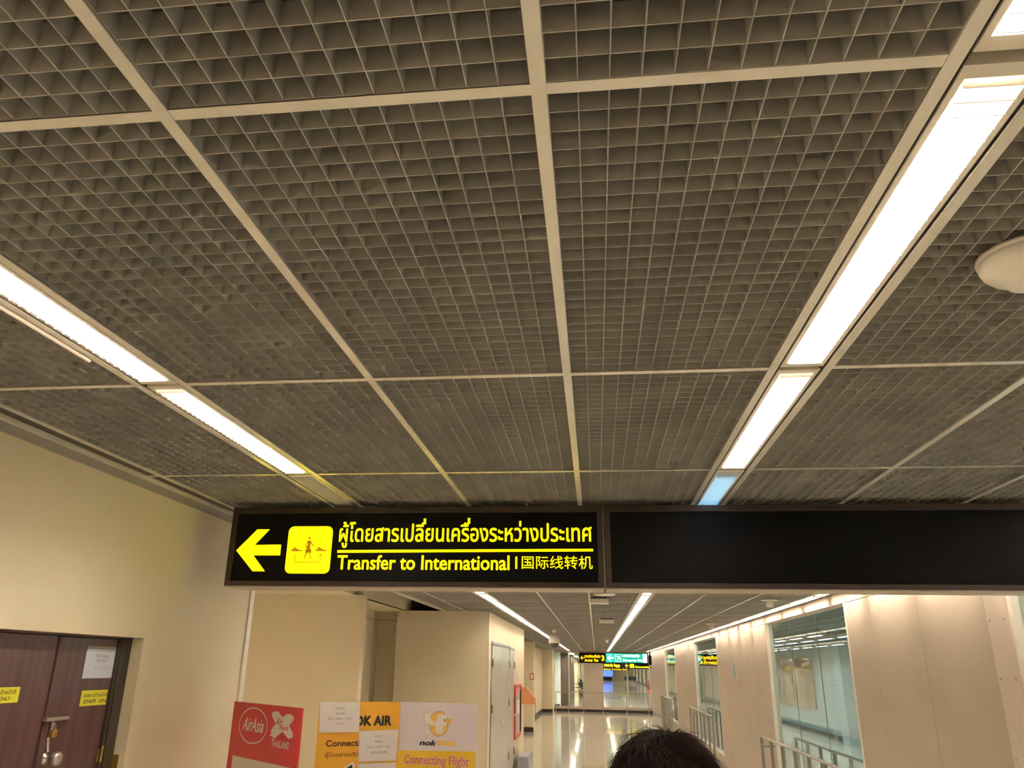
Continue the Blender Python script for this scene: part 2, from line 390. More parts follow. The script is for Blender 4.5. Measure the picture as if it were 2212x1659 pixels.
# parallel passage beyond the windows
WS = empty('wall_far_right', label='pale wall of the parallel passage seen through the windows', kind='structure')
yy = YBACK
while yy < 149:
    st = 3.0; bx('wall_panel', 'cool_wall', (7.72, 7.8, yy+.006, yy+st-.006, 0, H+.02), WS); yy += st
bx('wall_core', 'joint_dark', (7.8, 8.0, YBACK, 150, 0, H), WS)
for yc in (26.0, 38.0, 50.0, 62, 80):
    bx('pilaster', 'cool_wall', (7.25, 7.74, yc-.35, yc+.35, 0, H+.01), WS, .01)
tag(base((7.70, 7.72, YBACK, 150, .10, .26), 'base_cool'), 'blue-grey skirting of the parallel passage'); tag(base((7.70, 7.722, YBACK, 150, 0, .10)), 'dark skirting of the parallel passage')
bx('cross_wall', 'cool_wall', (2.76, 8.0, YBACK-.3, YBACK-.2, 0, H), WS)
P = empty('wall_board', (7.66, 33.9, 1.65), label='brownish glossy panel on the passage wall behind the near window', cat='panel')
mb = MB()
N_ = 14
for k in range(N_):
    y0_, y1_ = -3.2+6.4*k/N_, -3.2+6.4*(k+1)/N_
    f = lambda yv: .012*math.sin(yv*2.3)+.006*math.sin(yv*5.1+1)
    n = len(mb.v)
    mb.v += [(f(y0_), y0_, -.84), (f(y1_), y1_, -.84), (f(y1_), y1_, .84), (f(y0_), y0_, .84), (.05, y0_, -.84), (.05, y1_, -.84), (.05, y1_, .84), (.05, y0_, .84)]
    mb.f += [(n, n+1, n+2, n+3), (n+4, n+5, n+6, n+7), (n, n+1, n+5, n+4), (n+3, n+2, n+6, n+7)]
mb.obj('glossy_sheet', 'frosty_panel', P, smooth=False)
MB().box(-.01, .05, -3.24, -3.2, -.88, .88).box(-.01, .05, 3.2, 3.24, -.88, .88).box(-.01, .05, -3.2, 3.2, .84, .88).box(-.01, .05, -3.2, 3.2, -.88, -.84).obj('board_frame', 'pale_panel', P)

# back of the near room (behind the camera)
bx('wall_back', 'cream', (-2.28, 2.76, YBACK-.3, YBACK-.2, 0, H)); tag(bpy.data.objects['wall_back'], 'wall behind the viewer', kind='structure')

# ------------------------------------------------------------------ end glass wall
WE = empty('wall_end', (0, YEND+.05, 0), label='glass wall across the end of the corridor', kind='structure')
bx('solid_panel', 'pale_panel', (-.61, .28, -.03, .05, .12, 2.72), WE)
bx('base_strip', 'baseboard', (-2.10, XR, -.035, .05, 0, .12), WE)
bx('sill_strip', 'pale_panel', (-2.10, XR, -.04, .05, .12, .24), WE)
bx('head_strip', 'beige_panel', (-2.10, XR, -.02, .05, 2.72, H), WE)
for x in (-2.09, -1.35, -.64, .30, 1.5, 2.60): bx('mullion', 'white_metal', (x-.025, x+.025, -.03, .05, .24, 2.72), WE)
for a, b in ((-2.065, -1.375), (-1.325, -.665), (.325, 1.475), (1.525, 2.575)): bx('pane', 'glass', (a, b, 0, .01, .24, 2.72), WE)
R = empty('guard_rail', (.25, YEND-.55, 0), label='steel guard railing before the glass end wall', cat='railing')
bx('top_rail', 'rail_steel', (-2.25, 2.2, -.025, .025, .88, .92), R)
for x in (-2.23, -1.62, -.90, .02, 1.15, 2.18): bx('post', 'rail_steel', (x-.02, x+.02, -.02, .02, 0, .88), R)
# things beyond the glass
WB = empty('wall_beyond', label='left walls of the hall beyond the glass end wall', kind='structure')
bx('white_block', 'cool_wall', (-3.6, -2.02, 46, 47, 0, H), WB); bx('base_strip', 'baseboard', (-3.6, -2.02, 45.97, 46, 0, .12), WB)
bx('brown_section', 'brown_column', (-2.02, -1.60, 46.8, 60, 0, 2.75), WB)
bx('wall_section', 'cream', (-2.4, -2.0, 60, 150, 0, H), WB)
bx('wall_section', 'cream', (-2.3, -1.75, 76.6, 77.2, 0, H), WB)
bx('wall_section', 'cool_wall', (-3.6, -2.9, 41, 46, 0, H), WB)
WB = empty('wall_far_end', label='back and right walls of the hall beyond the glass end wall', kind='structure')
bx('wall_panel', 'pale_panel', (6.5, 6.6, 70, 150, 0, H), WB)
for k in range(16): bx('wall_rib', 'cool_wall', (6.42, 6.5, 71+5*k, 71.5+5*k, .15, H), WB)
bx('base_strip', 'baseboard', (6.44, 6.5, 70, 150, 0, .16), WB)
bx('wall_section', 'cream', (-3, 8, 150, 150.2, 0, H+.1), WB)
s = empty('display_screen', (1.9, 148.6, 1.22), label='glowing blue display at the far end of the hall beyond the glass', cat='screen')
bx('screen_panel', 'screen_blue', (-1.0, 1.0, -.05, 0, -.55, .60), s); bx('housing', 'sign_black', (-1.06, 1.06, 0, .2, -.62, .66), s); bx('bright_band', 'screen_pale', (-.9, .2, -.06, -.05, .62, .74), s)
bx('stand', 'sign_black', (-.8, .8, 0, .15, -1.22, -.62), s)
b_ = empty('bench_seat', (4.8, 120, 0), label='row of metal waiting seats far beyond the glass wall', cat='bench')
for k in range(3):
    bx('seat', 'seat_blue', (-.85+k*.58, -.32+k*.58, -.25, .25, .42, .48), b_, .01); bx('backrest', 'seat_blue', (-.85+k*.58, -.32+k*.58, .22, .28, .5, 1.0), b_, .01)
for x in (-.7, .75): bx('leg', 'steel', (x-.04, x+.04, -.25, .25, 0, .42), b_)
bx('beam', 'steel', (-.85, .85, -.04, .04, .36, .42), b_)
pl = empty('potted_plant', (-1.12, 62, 0), label='leafy potted plant beyond the left pane of the glass end wall', cat='plant')
MB().lathe([(.16, 0), (.22, .4), (.24, .42), (.2, .42)], seg=14).obj('pot', 'clay', pl)
mb = MB()
for k in range(60):
    a = random.uniform(0, 6.28); e = random.uniform(.2, 1.3); L = random.uniform(.4, 1.0); b0 = Vector((0, 0, .4+random.uniform(0, .5)))
    d = Vector((math.cos(a)*math.cos(e), math.sin(a)*math.cos(e), math.sin(e))); t = d.cross(Vector((0, 0, 1))).normalized()*.07
    n = len(mb.v); m_ = b0+d*L*.5; e_ = b0+d*L-Vector((0, 0, .15*L)); mb.v += [tuple(b0), tuple(m_+t), tuple(e_), tuple(m_-t)]; mb.f.append((n, n+1, n+2, n+3))
tag(mb.obj('foliage', 'leaf', pl), kind='stuff')

# ------------------------------------------------------------------ fluorescent fixtures
FW = .155-2*TW-.015
HW = FW/2; HL = DY/2-TW-.001
def fixture_meshes():
    D = {}
    o = .047                                            # half width of the lit opening
    mb = MB()
    mb.box(-HW, -o, -HL, HL, .000, .004).box(o, HW, -HL, HL, .000, .004).box(-o, o, -HL, -HL+.028, 0, .004).box(-o, o, HL-.028, HL, 0, .004)
    mb.box(-HW+.002, -HW+.004, -HL, HL, .004, .085).box(HW-.004, HW-.002, -HL, HL, .004, .085)
    mb.box(-HW+.002, HW-.002, -HL, HL, .085, .088).box(-HW+.002, HW-.002, -HL, -HL+.003, .004, .085).box(-HW+.002, HW-.002, HL-.003, HL, .004, .085)
    D['housing'] = mb.mesh('housing', 'fixture_white')
    # sloping reflector wings either side of the tube
    mb = MB(); n = 0
    for s in (-1, 1):
        n = len(mb.v); mb.v += [(s*.05, -HL+.02, .006), (s*.05, HL-.02, .006), (s*.035, HL-.02, .07), (s*.035, -HL+.02, .07)]; mb.f.append((n, n+1, n+2, n+3))
    D['reflector'] = mb.mesh('reflector', 'reflector')
    mt = MB()
    for s in (-.019, .019): mt.tube((s, -HL+.10, .044), (s, HL-.04, .044), .013, seg=8)
    for nm in ('lamp', 'lamp_cool', 'lamp_hall', 'lamp_far', 'lamp_dim', 'lamp_off'): D[nm] = mt.mesh('tube', nm)
    bl = MB(); t = .0009
    bl.v = [(-.044, -t, -.011), (.044, -t, -.011), (.044, t, -.011), (-.044, t, -.011), (-.046, -t*2, .016), (.046, -t*2, .016), (.046, t*2, .016), (-.046, t*2, .016)]
    bl.f = [(0, 3, 2, 1), (4, 5, 6, 7), (0, 1, 5, 4), (1, 2, 6, 5), (2, 3, 7, 6), (3, 0, 4, 7)]
    D['blade'] = bl.mesh('louver_blade', 'louver')
    al = MB()
    for k in range(34):
        yk = -HL+.04+(2*HL-.08)*k/33; n = len(al.v)
        al.v += [(a, b+yk, c) for a, b, c in bl.v]; al.f += [tuple(n+i for i in f) for f in bl.f]
    D['louver'] = al.mesh('louver', 'louver')
    D['end_cap'] = MB().box(-.052, .052, -HL, -HL+.035, -.012, 0).box(-.052, .052, HL-.035, HL, -.012, 0).mesh('end_cap', 'fixture_white')
    return D
FM = fixture_meshes()
def fixture(x, i, lamp='lamp', label='', group=None, blades=False, z=H, yc=None):
    F = empty('ceiling_light', (x, (row(i)+DY/2) if yc is None else yc, z), label=label, cat='ceiling light', group=group)
    link('housing', FM['housing'], F); link('reflector', FM['reflector'], F)
    link('tube', FM[lamp], F)
    if blades:
        for k in range(34): link('louver_blade', FM['blade'], F, (0, -HL+.04+(2*HL-.08)*k/33, .004))
    else: link('louver', FM['louver'], F, (0, 0, .004)); link('end_cap', FM['end_cap'], F)
    return F
LB = {('right', -1): 'lit ceiling light cut off by the top right picture corner', ('right', 0): 'long lit fluorescent ceiling light running down from the upper right',
      ('right', 1): 'lit fluorescent ceiling light next along the right strip, nearer the sign', ('right', 2): 'faint blue ceiling light directly above the blank black sign',
      ('left', 0): 'lit fluorescent ceiling light cut off by the left picture edge', ('left', 1): 'lit fluorescent ceiling light in the left strip just before the unlit one',
      ('left', 2): 'unlit fluorescent ceiling light above the yellow arrow sign'}
ONES = 'zeroth first second third fourth fifth sixth seventh eighth ninth tenth eleventh twelfth thirteenth fourteenth fifteenth sixteenth seventeenth eighteenth nineteenth'.split()
def ordinal(n): return ONES[n] if n < 20 else ({20: 'twentieth', 30: 'thirtieth'}[n] if n % 10 == 0 else ('twenty-' if n < 30 else 'thirty-')+ONES[n % 10])
for nm, x in STRIPS.items():
    for i in ROWS:
        if nm == 'left' and i >= 34: continue
        lab = LB.get((nm, i)); lamp = 'lamp'; g = None
        if nm == 'right' and i == 2: lamp = 'lamp_dim'
        if nm == 'left' and i == 2: lamp = 'lamp_off'
        if not lab:
            if i < 3 and i > -4 and nm != 'wall': lab, g = ordinal(-i)+' ceiling light of the %s strip behind the viewer' % nm, '%s strip lights behind the viewer' % nm
            else:
                lab = ordinal(i-2)+{'left': ' lit ceiling light past the sign in the left strip', 'right': ' lit ceiling light past the sign in the middle strip',
                       'wall': ' lit ceiling light past the sign along the window wall'}[nm]; g = nm+' strip corridor lights'
        if (nm, i) == ('wall', 2) or (nm == 'wall' and i < 3): lab, g = ordinal(i+4)+' ceiling light of the window-wall strip before the sign', 'window wall lights before the sign'
        fixture(x, i, lamp, lab, g, blades=(nm, i) in LB)
for k in range(34):
    for x, lm in ((4.65, 'lamp_hall'), (5.30, 'lamp_cool'), (6.62, 'lamp_cool')):
        if lm == 'lamp_hall' and k % 4 == 3: continue
        nm = 'white ceiling light of the passage row nearest the windows' if lm == 'lamp_hall' else ('bluish ceiling light of the middle passage row' if x < 6 else 'bluish ceiling light of the passage row by its far wall')
        F = fixture(x, 0, lm, ordinal(k+1)+' '+nm, 'passage lights behind the windows', z=H-.088, yc=-1.5+k*1.62+(x > 6)*.5)
for k in range(16):
    for x, nm in ((-1.3465, 'left'), (1.0, 'middle'), (4.5, 'right')):
        if x > 0 or k % 3 != 2:
            F = fixture(x, 0, 'lamp_far', ordinal(k+1)+' ceiling light in the %s row of the hall beyond the end glass' % nm, 'hall lights beyond the glass', z=H-.088, yc=YEND+2.2+k*(2.6+k*.28)); F.scale = (2.2, 2.2, 1)
for n, (x, yc) in enumerate(((-3.45, 6.0), (-3.45, 7.4), (-4.6, 6.6), (-5.8, 6.0), (-5.8, 7.6))):  # unseen lights, added to throw a warm pool on the facing wall
    F = fixture(x, 0, 'lamp_far', ordinal(n+1)+' unseen ceiling light added in the side lobby to light its facing wall', 'added side lobby lights', z=H-.09, yc=yc); F.scale = (1.5, 1.0, 1)

# ------------------------------------------------------------------ big overhead signs
YS = 4.0; SZ0, SZ1 = 2.372, 2.792
def sign_box(x0, x1, label):
    S = empty('overhead_sign', ((x0+x1)/2, YS, SZ0), label=label, cat='sign'); h = (x1-x0)/2; t = SZ1-SZ0
    bx('housing', 'sign_frame', (-h, h, .022, .20, .006, t), S, .002)
    bx('underside', 'sign_under', (-h+.002, h-.002, .004, .198, 0, .006), S)
    bx('face_panel', 'sign_black', (-h+.028, h-.028, .010, .022, .03, t-.03), S)
    bx('frame_rail', 'sign_frame', (-h, h, 0, .022, .006, .032), S, .0015); bx('frame_rail', 'sign_frame', (-h, h, 0, .022, t-.032, t), S, .0015)
    bx('frame_stile', 'sign_frame', (-h, -h+.03, 0, .022, .032, t-.032), S, .0015); bx('frame_stile', 'sign_frame', (h-.03, h, 0, .022, .032, t-.032), S, .0015)
    for s in (-.6, .6): MB().tube((s*h, .1, t), (s*h, .1, t+.035), .008).obj('hanger_rod', 'steel', S)
    return S
S1 = sign_box(-1.948, .051, 'lit overhead sign with yellow left arrow and transfer lettering')
S2 = sign_box(.058, 2.64, 'blank black overhead sign to the right of the lit arrow sign')
sx = S1.location.x; SN = Vector((0, 1, 0)); SO = Vector((0, YS+.010, 0))
def sq(x, y):                                        # photograph point -> the sign face
    p = on_plane(x, y, SO, SN); return (p.x-sx, p.z-SZ0)
z3 = lambda x, y: sq(500+x/9.217, 1100+y/9.217)
art('arrow', [z3(*p) for p in ((97, 820), (520, 402), (765, 402), (465, 712), (990, 705), (968, 918), (435, 918), (665, 1235), (420, 1235))], 'glow_yellow', S1, .0095)
(ax, az), (bx1, bz1) = z3(1050, 1278), z3(2030, 340)
ax += .001; rr = .03; pts = []
for cx_, cz_, a0 in ((bx1-rr, bz1-rr, 0), (ax+rr, bz1-rr, 90), (ax+rr, az+rr, 180), (bx1-rr, az+rr, 270)):
    for k in range(7): t = math.radians(a0+15*k); pts.append((cx_+rr*math.cos(t), cz_+rr*math.sin(t)))
pic = art('pictogram_panel', pts, 'glow_yellow', S1, .0095)
plane = [(1180, 795), (1225, 795), (1250, 815), (1215, 765), (1260, 757), (1340, 805), (1400, 812), (1420, 822), (1400, 838), (1205, 840)]
art('airplane', [z3(*p) for p in plane], 'print_brown', pic, .0085); art('airplane', [z3(x+485, y-3) for x, y in plane], 'print_brown', pic, .0085)
body = [(1525, 628), (1550, 618), (1580, 628), (1650, 735), (1630, 745), (1578, 680), (1568, 790), (1595, 792), (1590, 870), (1560, 875), (1588, 990), (1570, 1000), (1545, 870), (1510, 868), (1450, 1000), (1435, 990), (1480, 870), (1468, 865), (1475, 795), (1503, 793), (1468, 715)]
fg = art('walking_figure', [z3(*p) for p in body], 'print_brown', pic, .0085)
hx, hz = z3(1560, 573); art('figure_head', circle(hx, hz, .0068), 'print_brown', pic, .0085)
art('elbow_gap', [z3(*p) for p in ((1492, 708), (1522, 672), (1515, 745))], 'glow_yellow', pic, .0078)
mb = MB()
for q in strip([z3(1275, 895), z3(1256, 1058), z3(1762, 1052), z3(1780, 905)], .004)+strip([z3(1725, 945), z3(1782, 898), z3(1825, 942)], .004): mb.poly(q, .0078, .0085)
mb.obj('route_line', 'print_brown', pic)
g1 = lambda x, y: sq(470+x/2.572, 1060+y/2.572)
tx0 = g1(672, 300)[0]; tx1 = g1(2080, 300)[0]
def tone(x, y0_, y1_): a = g1(x-6, y0_); b = g1(x+6, y1_); return [(a[0], b[1]), (b[0], b[1]), (b[0], a[1]), (a[0], a[1])]
text('thai_lettering', 'ผู้โดยสารเปลียนเครืองระหว่างประเทศ', 'glow_yellow', S1, tx0, tx1, g1(700, 318)[1], g1(700, 172)[1], .0095, bold=.013, extra=(tone(1152, 155, 187), tone(1397, 152, 184)))
a_, b_2 = g1(665, 345), g1(2086, 323); art('dividing_line', [(a_[0], a_[1]), (b_2[0], b_2[1]-.0125), (b_2[0], b_2[1]), (a_[0], a_[1]+.014)], 'glow_yellow', S1, .0095)
text('english_lettering', 'Transfer to International', 'glow_yellow', S1, g1(664, 400)[0], g1(1622, 400)[0], g1(700, 439)[1], g1(1300, 358)[1], .0095, bold=.016)
a_, b_2 = g1(1654, 434), g1(1665, 366); art('separator_bar', [(a_[0], a_[1]), (b_2[0], a_[1]), (b_2[0], b_2[1]), (a_[0], b_2[1])], 'glow_yellow', S1, .0095)
text('chinese_lettering', '国际线转机', 'glow_yellow', S1, g1(1690, 400)[0], g1(2083, 400)[0], g1(1700, 434)[1], g1(1700, 362)[1], .0095, bold=0)

# ------------------------------------------------------------------ distant overhead signs
def far_sign(x0, x1, y, z0, z1, label, face, nm='overhead_sign'):
    S = empty(nm, (x0, y, z0), label=label, cat='sign')
    bx('housing', 'sign_black', (0, x1-x0, .01, .2, 0, z1-z0), S); bx('face_panel', face, (.03, x1-x0-.03, 0, .01, .03, z1-z0-.03), S)
    for t in (.2, .8): MB().tube(((x1-x0)*t, .1, z1-z0), ((x1-x0)*t, .1, H-z0), .012).obj('hanger_rod', 'steel', S)
    return S
YF = 39.3
A = far_sign(-.80, .44, YF, 2.235, 2.705, 'far black sign with yellow arrow reading Arrival Pier 3', 'sign_black')
def arrow_l(x, z, s): return [(x, z), (x+.45*s, z+.45*s), (x+.62*s, z+.45*s), (x+.30*s, z+.09*s), (x+s, z+.09*s), (x+s, z-.09*s), (x+.30*s, z-.09*s), (x+.62*s, z-.45*s), (x+.45*s, z-.45*s)]
art('arrow', arrow_l(.05, .23, .20), 'glow_amber', A, -.001)
text('thai_lettering', 'อาคารเทียบเครื่องบิน', 'glow_amber', A, .25, 1.0, .235, .40, 0, bold=.03); text('english_lettering', 'Arrival  Pier', 'glow_amber', A, .25, .92, .06, .19, 0, bold=.04)
text('pier_number', '3', 'glow_amber', A, 1.04, 1.19, .10, .36, 0, bold=.04)
B = far_sign(.45, 2.42, YF, 2.25, 2.72, 'far green emergency exit sign with white arrow', 'glow_green')
art('arrow', arrow_l(.07, .235, .30), 'glow_white', B, -.001)
mb = MB()
for q in strip([(.45, .08), (.72, .08), (.72, .39), (.45, .39), (.45, .08)], .014): mb.poly(q, -.003, -.001)
for q in strip([(.50, .30), (.56, .32), (.60, .22), (.55, .14)], .03)+strip([(.56, .32), (.64, .30), (.68, .15)], .025): mb.poly(q, -.003, -.001)
mb.obj('exit_pictogram', 'glow_white', B)
text('thai_lettering', 'ทางออกฉุกเฉิน', 'glow_white', B, .80, 1.60, .23, .42, 0, bold=.03); text('english_lettering', 'Emergency Exit', 'glow_white', B, .80, 1.72, .06, .20, 0, bold=.035)
bx('pale_end', 'screen_pale', (1.74, 1.94, -.002, 0, .04, .43), B)
C1 = far_sign(.45, 4.0, 60, 2.02, 2.40, 'yellow-lettered direction sign seen through the end glass under the green sign', 'sign_black')
text('lettering', 'ทางออก Exit  Baggage', 'glow_amber', C1, .1, 1.25, .05, .33, 0, bold=.05); bx('pictogram_panel', 'glow_yellow', (1.95, 2.25, -.003, 0, .06, .33), C1); art('arrow', arrow_l(1.6, .2, .28), 'glow_yellow', C1, -.001)
text('lettering', 'Connecting', 'glow_yellow', C1, 2.3, 3.4, .04, .2, 0, bold=.05)
C2 = far_sign(.65, 3.4, 88, 1.84, 2.06, 'small farthest yellow-lettered sign beyond the end glass', 'sign_black')
text('lettering', 'Gates Transfer Exit', 'glow_amber', C2, .1, 2.6, .03, .19, 0, bold=.05)
C3 = far_sign(3.1, 5.9, YF, 2.20, 2.72, 'yellow-lettered sign added in the parallel passage for a sign reflection in the second window', 'sign_black')  # added sign, stands in for a yellow sign mirrored in the window glass
text('thai_lettering', 'ผู้โดยสารขาเข้าระหว่าง', 'glow_amber', C3, .2, 2.6, .26, .48, 0, bold=.05); text('english_lettering', 'International Arrivals', 'glow_amber', C3, .2, 2.6, .06, .22, 0, bold=.05)
bx('pale_end', 'glow_white', (.02, .16, -.002, 0, .1, .4), C3)

# ------------------------------------------------------------------ left double door
D1 = empty('door_1', (-2.13, DY0, 0), label='dark brown double door set into the left wall', kind='structure')
# local: x = world x+2.13, y = along corridor
fx = -.055
bx('door_frame', 'door_frame', (-.15, fx+.0, DY1-DY0-.075, DY1-DY0-.0, 0, DTOP), D1, .003)
bx('door_frame', 'door_frame', (-.15, fx, 0, .06, 0, DTOP), D1, .003)
bx('door_head', 'wood', (-.15, fx-.01, 0, DY1-DY0, DTOP-.008, DTOP), D1)
ymeet = 3.10-DY0+.02
for a, b, nm in ((.06, ymeet-.002, 'left'), (ymeet+.002, DY1-DY0-.078, 'right')):
    L = bx('door_leaf', 'wood', (-.115, fx-.018, a, b, .01, DTOP-.01), D1, .002)
bx('astragal', 'wood', (-.075, fx-.008, ymeet-.006, ymeet+.03, .01, DTOP-.012), D1, .002)
bx('frame_stop', 'door_frame', (-.075, fx-.006, DY1-DY0-.094, DY1-DY0-.072, 0, DTOP-.01), D1, .002)
DN = Vector((1, 0, 0)); DXF = -2.13+fx-.018
DO = Vector((DXF, 0, 0))
def dq(x, y): p = on_plane(x, y, DO, DN); return (p.y, p.z)
zd = lambda x, y: dq(x/4.62, 1300+y/4.62)
def door_root(name, label, cat):
    # local x runs along the wall towards the viewer's right (+world y), front faces +world x
    e = empty(name, (DXF, 0, 0), math.radians(90), label, cat); return e
def rect(o, name, m, y0_, y1_, z0_, z1_, d=.001, t=.001): return MB().box(y0_, y1_, -d-t, -d, z0_, z1_).obj(name, m, o)
# paper on the door
Pn = door_root('paper_notice', 'white paper notice taped on the right door leaf', 'notice')
ya, za = zd(812, 765); yb, zb = zd(1155, 480)
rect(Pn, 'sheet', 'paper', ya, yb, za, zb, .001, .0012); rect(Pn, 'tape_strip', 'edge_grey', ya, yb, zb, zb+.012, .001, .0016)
a1, a2 = zd(945, 555), zd(1088, 528); text('lettering', 'AC Room.', 'ink_grey', Pn, a1[0], a2[0], a1[1], a2[1]+.001, -.0024)
a1, a2 = zd(958, 600), zd(1065, 573); text('lettering', 'NC-207', 'ink_grey', Pn, a1[0], a2[0], a1[1], a2[1], -.0024)
a1, a2 = zd(940, 668), zd(1090, 650); text('lettering', 'a · r · · n · · a', 'ink_grey', Pn, a1[0], a2[0], a1[1], a2[1], -.0024)
for lab, (xa, ya_, xb, yb_), tt in (('yellow staff-only tag on the right door leaf under the paper', (785, 1045, 1088, 875), 0), ('yellow staff-only tag cut off by the left picture edge', (-110, 1020, 200, 848), 1)):
    T = door_root('staff_tag', lab, 'notice'); ya, za = zd(xa, ya_); yb, zb = zd(xb, yb_)
    if tt: ya = yb-.205
    else: yb = ya+.19
    if not tt: yb = min(yb, DY1-.098)
    rect(T, 'plate', 'yellow_tag', ya, yb, za, zb, .001, .0015)
    hgt = zb-za; wd = yb-ya; full = .205; x0_ = ya+.025
    if tt:
        text('thai_lettering', 'เฉพาะเจ้าหน้าที', 'ink', T, ya+.03, yb-.02, za+hgt*.56, za+hgt*.88, -.0028); text('english_lettering', 'STAFF  ONLY', 'ink', T, ya+.03, yb-.045, za+hgt*.16, za+hgt*.40, -.0028, bold=.008)
    else:
        text('thai_lettering', 'เฉพาะเจ้าหน้าที', 'ink', T, ya+.018, yb-.004, za+hgt*.56, za+hgt*.86, -.0028); text('english_lettering', 'STAFF  ON', 'ink', T, ya+.022, yb-.006, za+hgt*.16, za+hgt*.40, -.0028, bold=.008)
# hasp, padlock, knob, hinge
K = door_root('hasp_lock', None, None); K.parent = D1; K.location = (DXF+2.13, -DY0, 0); K['label'] = 'chrome hasp bolt'
(ya, za), (yb, zb) = zd(408, 1195), zd(628, 1140)
MB().box(ya, yb, -.018, -.001, za, zb).obj('backplate', 'steel', K, bevel=.004); MB().tube((ya-.005, -.022, (za+zb)/2), (yb+.003, -.022, (za+zb)/2), .008).obj('bolt', 'steel', K)
(yc, zc) = zd(505, 1200); (yd, zd_) = zd(500, 1345)
MB().box(yc-.008, yc+.008, -.012, -.001, zd_+.01, zc+.005).obj('hasp_plate', 'steel', K, bevel=.002)
PK = door_root('padlock', 'small brass padlock hanging from the chrome hasp', 'padlock')
(py_, pz) = zd(470, 1312)
MB().box(py_-.014, py_+.014, -.036, -.014, pz-.014, pz+.014).obj('lock_body', 'brass', PK, bevel=.003)
mb = MB(); prev = None
for k in range(9):
    t = math.pi*k/8; q = (py_-.009*math.cos(t), -.025, pz+.024+.012*math.sin(t))
    if prev: mb.tube(prev, q, .0028, seg=6)
    prev = q
mb.tube((py_-.009, -.025, pz+.012), (py_-.009, -.025, pz+.024), .0028, seg=6).tube((py_+.009, -.025, pz+.012), (py_+.009, -.025, pz+.024), .0028, seg=6)
mb.obj('shackle', 'steel', PK)
KN = door_root('knob_set', None, None); KN.parent = D1; KN.location = (DXF+2.13, -DY0, 0); KN['label'] = 'round chrome knob'; ky, kz = zd(448, 1560)
o = MB().lathe([(.026, 0), (.026, .004), (.012, .008), (.012, .03), (.024, .036), (.028, .048), (.024, .06), (.010, .066)], seg=20).obj('knob', 'steel', KN, smooth=True); o.rotation_euler = (math.radians(90), 0, 0); o.location = (ky, -.001, kz)
(y1_, z1_), (y2_, z2_) = zd(455, 1350), zd(452, 1500)
MB().tube((y1_, -.01, z1_), (y2_, -.01, z2_), .006).obj('chain', 'steel', PK)
HG = door_root('hinge', None, None); HG.parent = D1; HG.location = (DXF+2.13, -DY0, 0); HG['label'] = 'brass butt hinge'; (y1_, z1_), (y2_, z2_) = zd(968, 1600), zd(978, 1465)
MB().tube((y1_+.004, -.010, z1_), (y1_+.004, -.010, z2_), .006).lathe([(.008, 0), (.008, .006), (.002, .012)], (y1_+.004, -.010, z2_), 8).obj('pin_barrel', 'brass', HG); MB().box(y1_-.012, y1_+.012, -.004, -.001, z1_, z2_).obj('leaf_plate', 'brass', HG)
JB = empty('latch_bracket', (-2.185, DY1-.001, 1.53), 0, 'orange-yellow metal latch bracket on the door reveal', 'bracket')
bx('plate', 'brass', (.0, .03, -.006, 0, -.03, .065), JB, .001); bx('tongue', 'brass', (-.012, .006, -.03, -.004, -.025, -.01), JB, .001)

# ------------------------------------------------------------------ notice boards
def board_frame(TL, ang, wd, ztop, name, label, facemat, thick=.012):
    """standing board; local x along its width, front faces local -y"""
    E_ = empty(name, (TL[0], TL[1], 0), ang, label, 'notice board')
    u = Vector((math.cos(ang), math.sin(ang), 0)); n = Vector((-math.sin(ang), math.cos(ang), 0)); O = Vector((TL[0], TL[1], 0))
    panel = MB().box(0, wd, 0, thick, ztop-1.30, ztop).obj('panel', facemat, E_, bevel=.0)
    for x in (.07, wd-.07): bx('leg', 'edge_grey', (x-.012, x+.012, thick, thick+.02, .02, ztop-.2), E_)
    for x in (.07, wd-.07): bx('foot', 'edge_grey', (x-.02, x+.02, -.10, .16, 0, .02), E_, .004)
    def q(x, y):
        p = on_plane(x, y, O, n); d = p-O; return (d.dot(u), p.z)
    return E_, q
# red board
TLr, TRr = Vector((-1.929, 4.267)), Vector((-1.376, 3.78)); d = TRr-TLr
RB, rq = board_frame(TLr, math.atan2(d.y, d.x), d.length, 1.80, 'notice_board', 'red standing board with two round and cross-shaped white airline logos', 'red_board')
zr = lambda x, y: rq(480+x/7.373, 1480+y/7.373)
def fitr(x0, y0, x1, y1, f): a = f(x0, y1); b = f(x1, y0); return a[0], b[0], a[1], b[1]
(lx, lz) = zr(497, 648); (e1, _), (e2, _) = zr(272, 645), zr(720, 650); (_, f1), (_, f2) = zr(500, 362), zr(490, 932)
ring('logo_ring', (e1+e2)/2, (f1+f2)/2, (e2-e1)/2, (f1-f2)/2, .007, 'white_print', RB, -.001)
a = zr(315, 715); b = zr(675, 545); text('logo_lettering', 'AirAsia', 'white_print', RB, a[0], b[0], a[1]-.0, b[1], 0, bold=.02, shear=.35)
cross = [(790, 480), (800, 430), (860, 412), (905, 430), (960, 512), (1040, 458), (1110, 470), (1143, 520), (1135, 560), (1068, 640), (1085, 690), (1125, 760), (1118, 850), (1085, 838), (1072, 860), (1040, 840), (962, 740), (820, 862), (800, 825), (765, 800), (785, 755), (775, 720), (850, 615)]
art('logo_cross', [zr(*p) for p in cross], 'white_print', RB, 0)
a = zr(850, 640); b = zr(975, 525); text('logo_lettering', 'Air', 'red_board', RB, a[0], b[0], a[1], b[1], -.0007, bold=.01, shear=.35)
a = zr(895, 742); b = zr(1058, 640); text('logo_lettering', 'Asia', 'red_board', RB, a[0], b[0], a[1]+.01, b[1], -.0007, bold=.01, shear=.35)
a = zr(778, 955); b = zr(1078, 915); text('lettering', 'THAILAND', 'white_print', RB, a[0], b[0], a[1]-.006, b[1], 0, bold=.015)
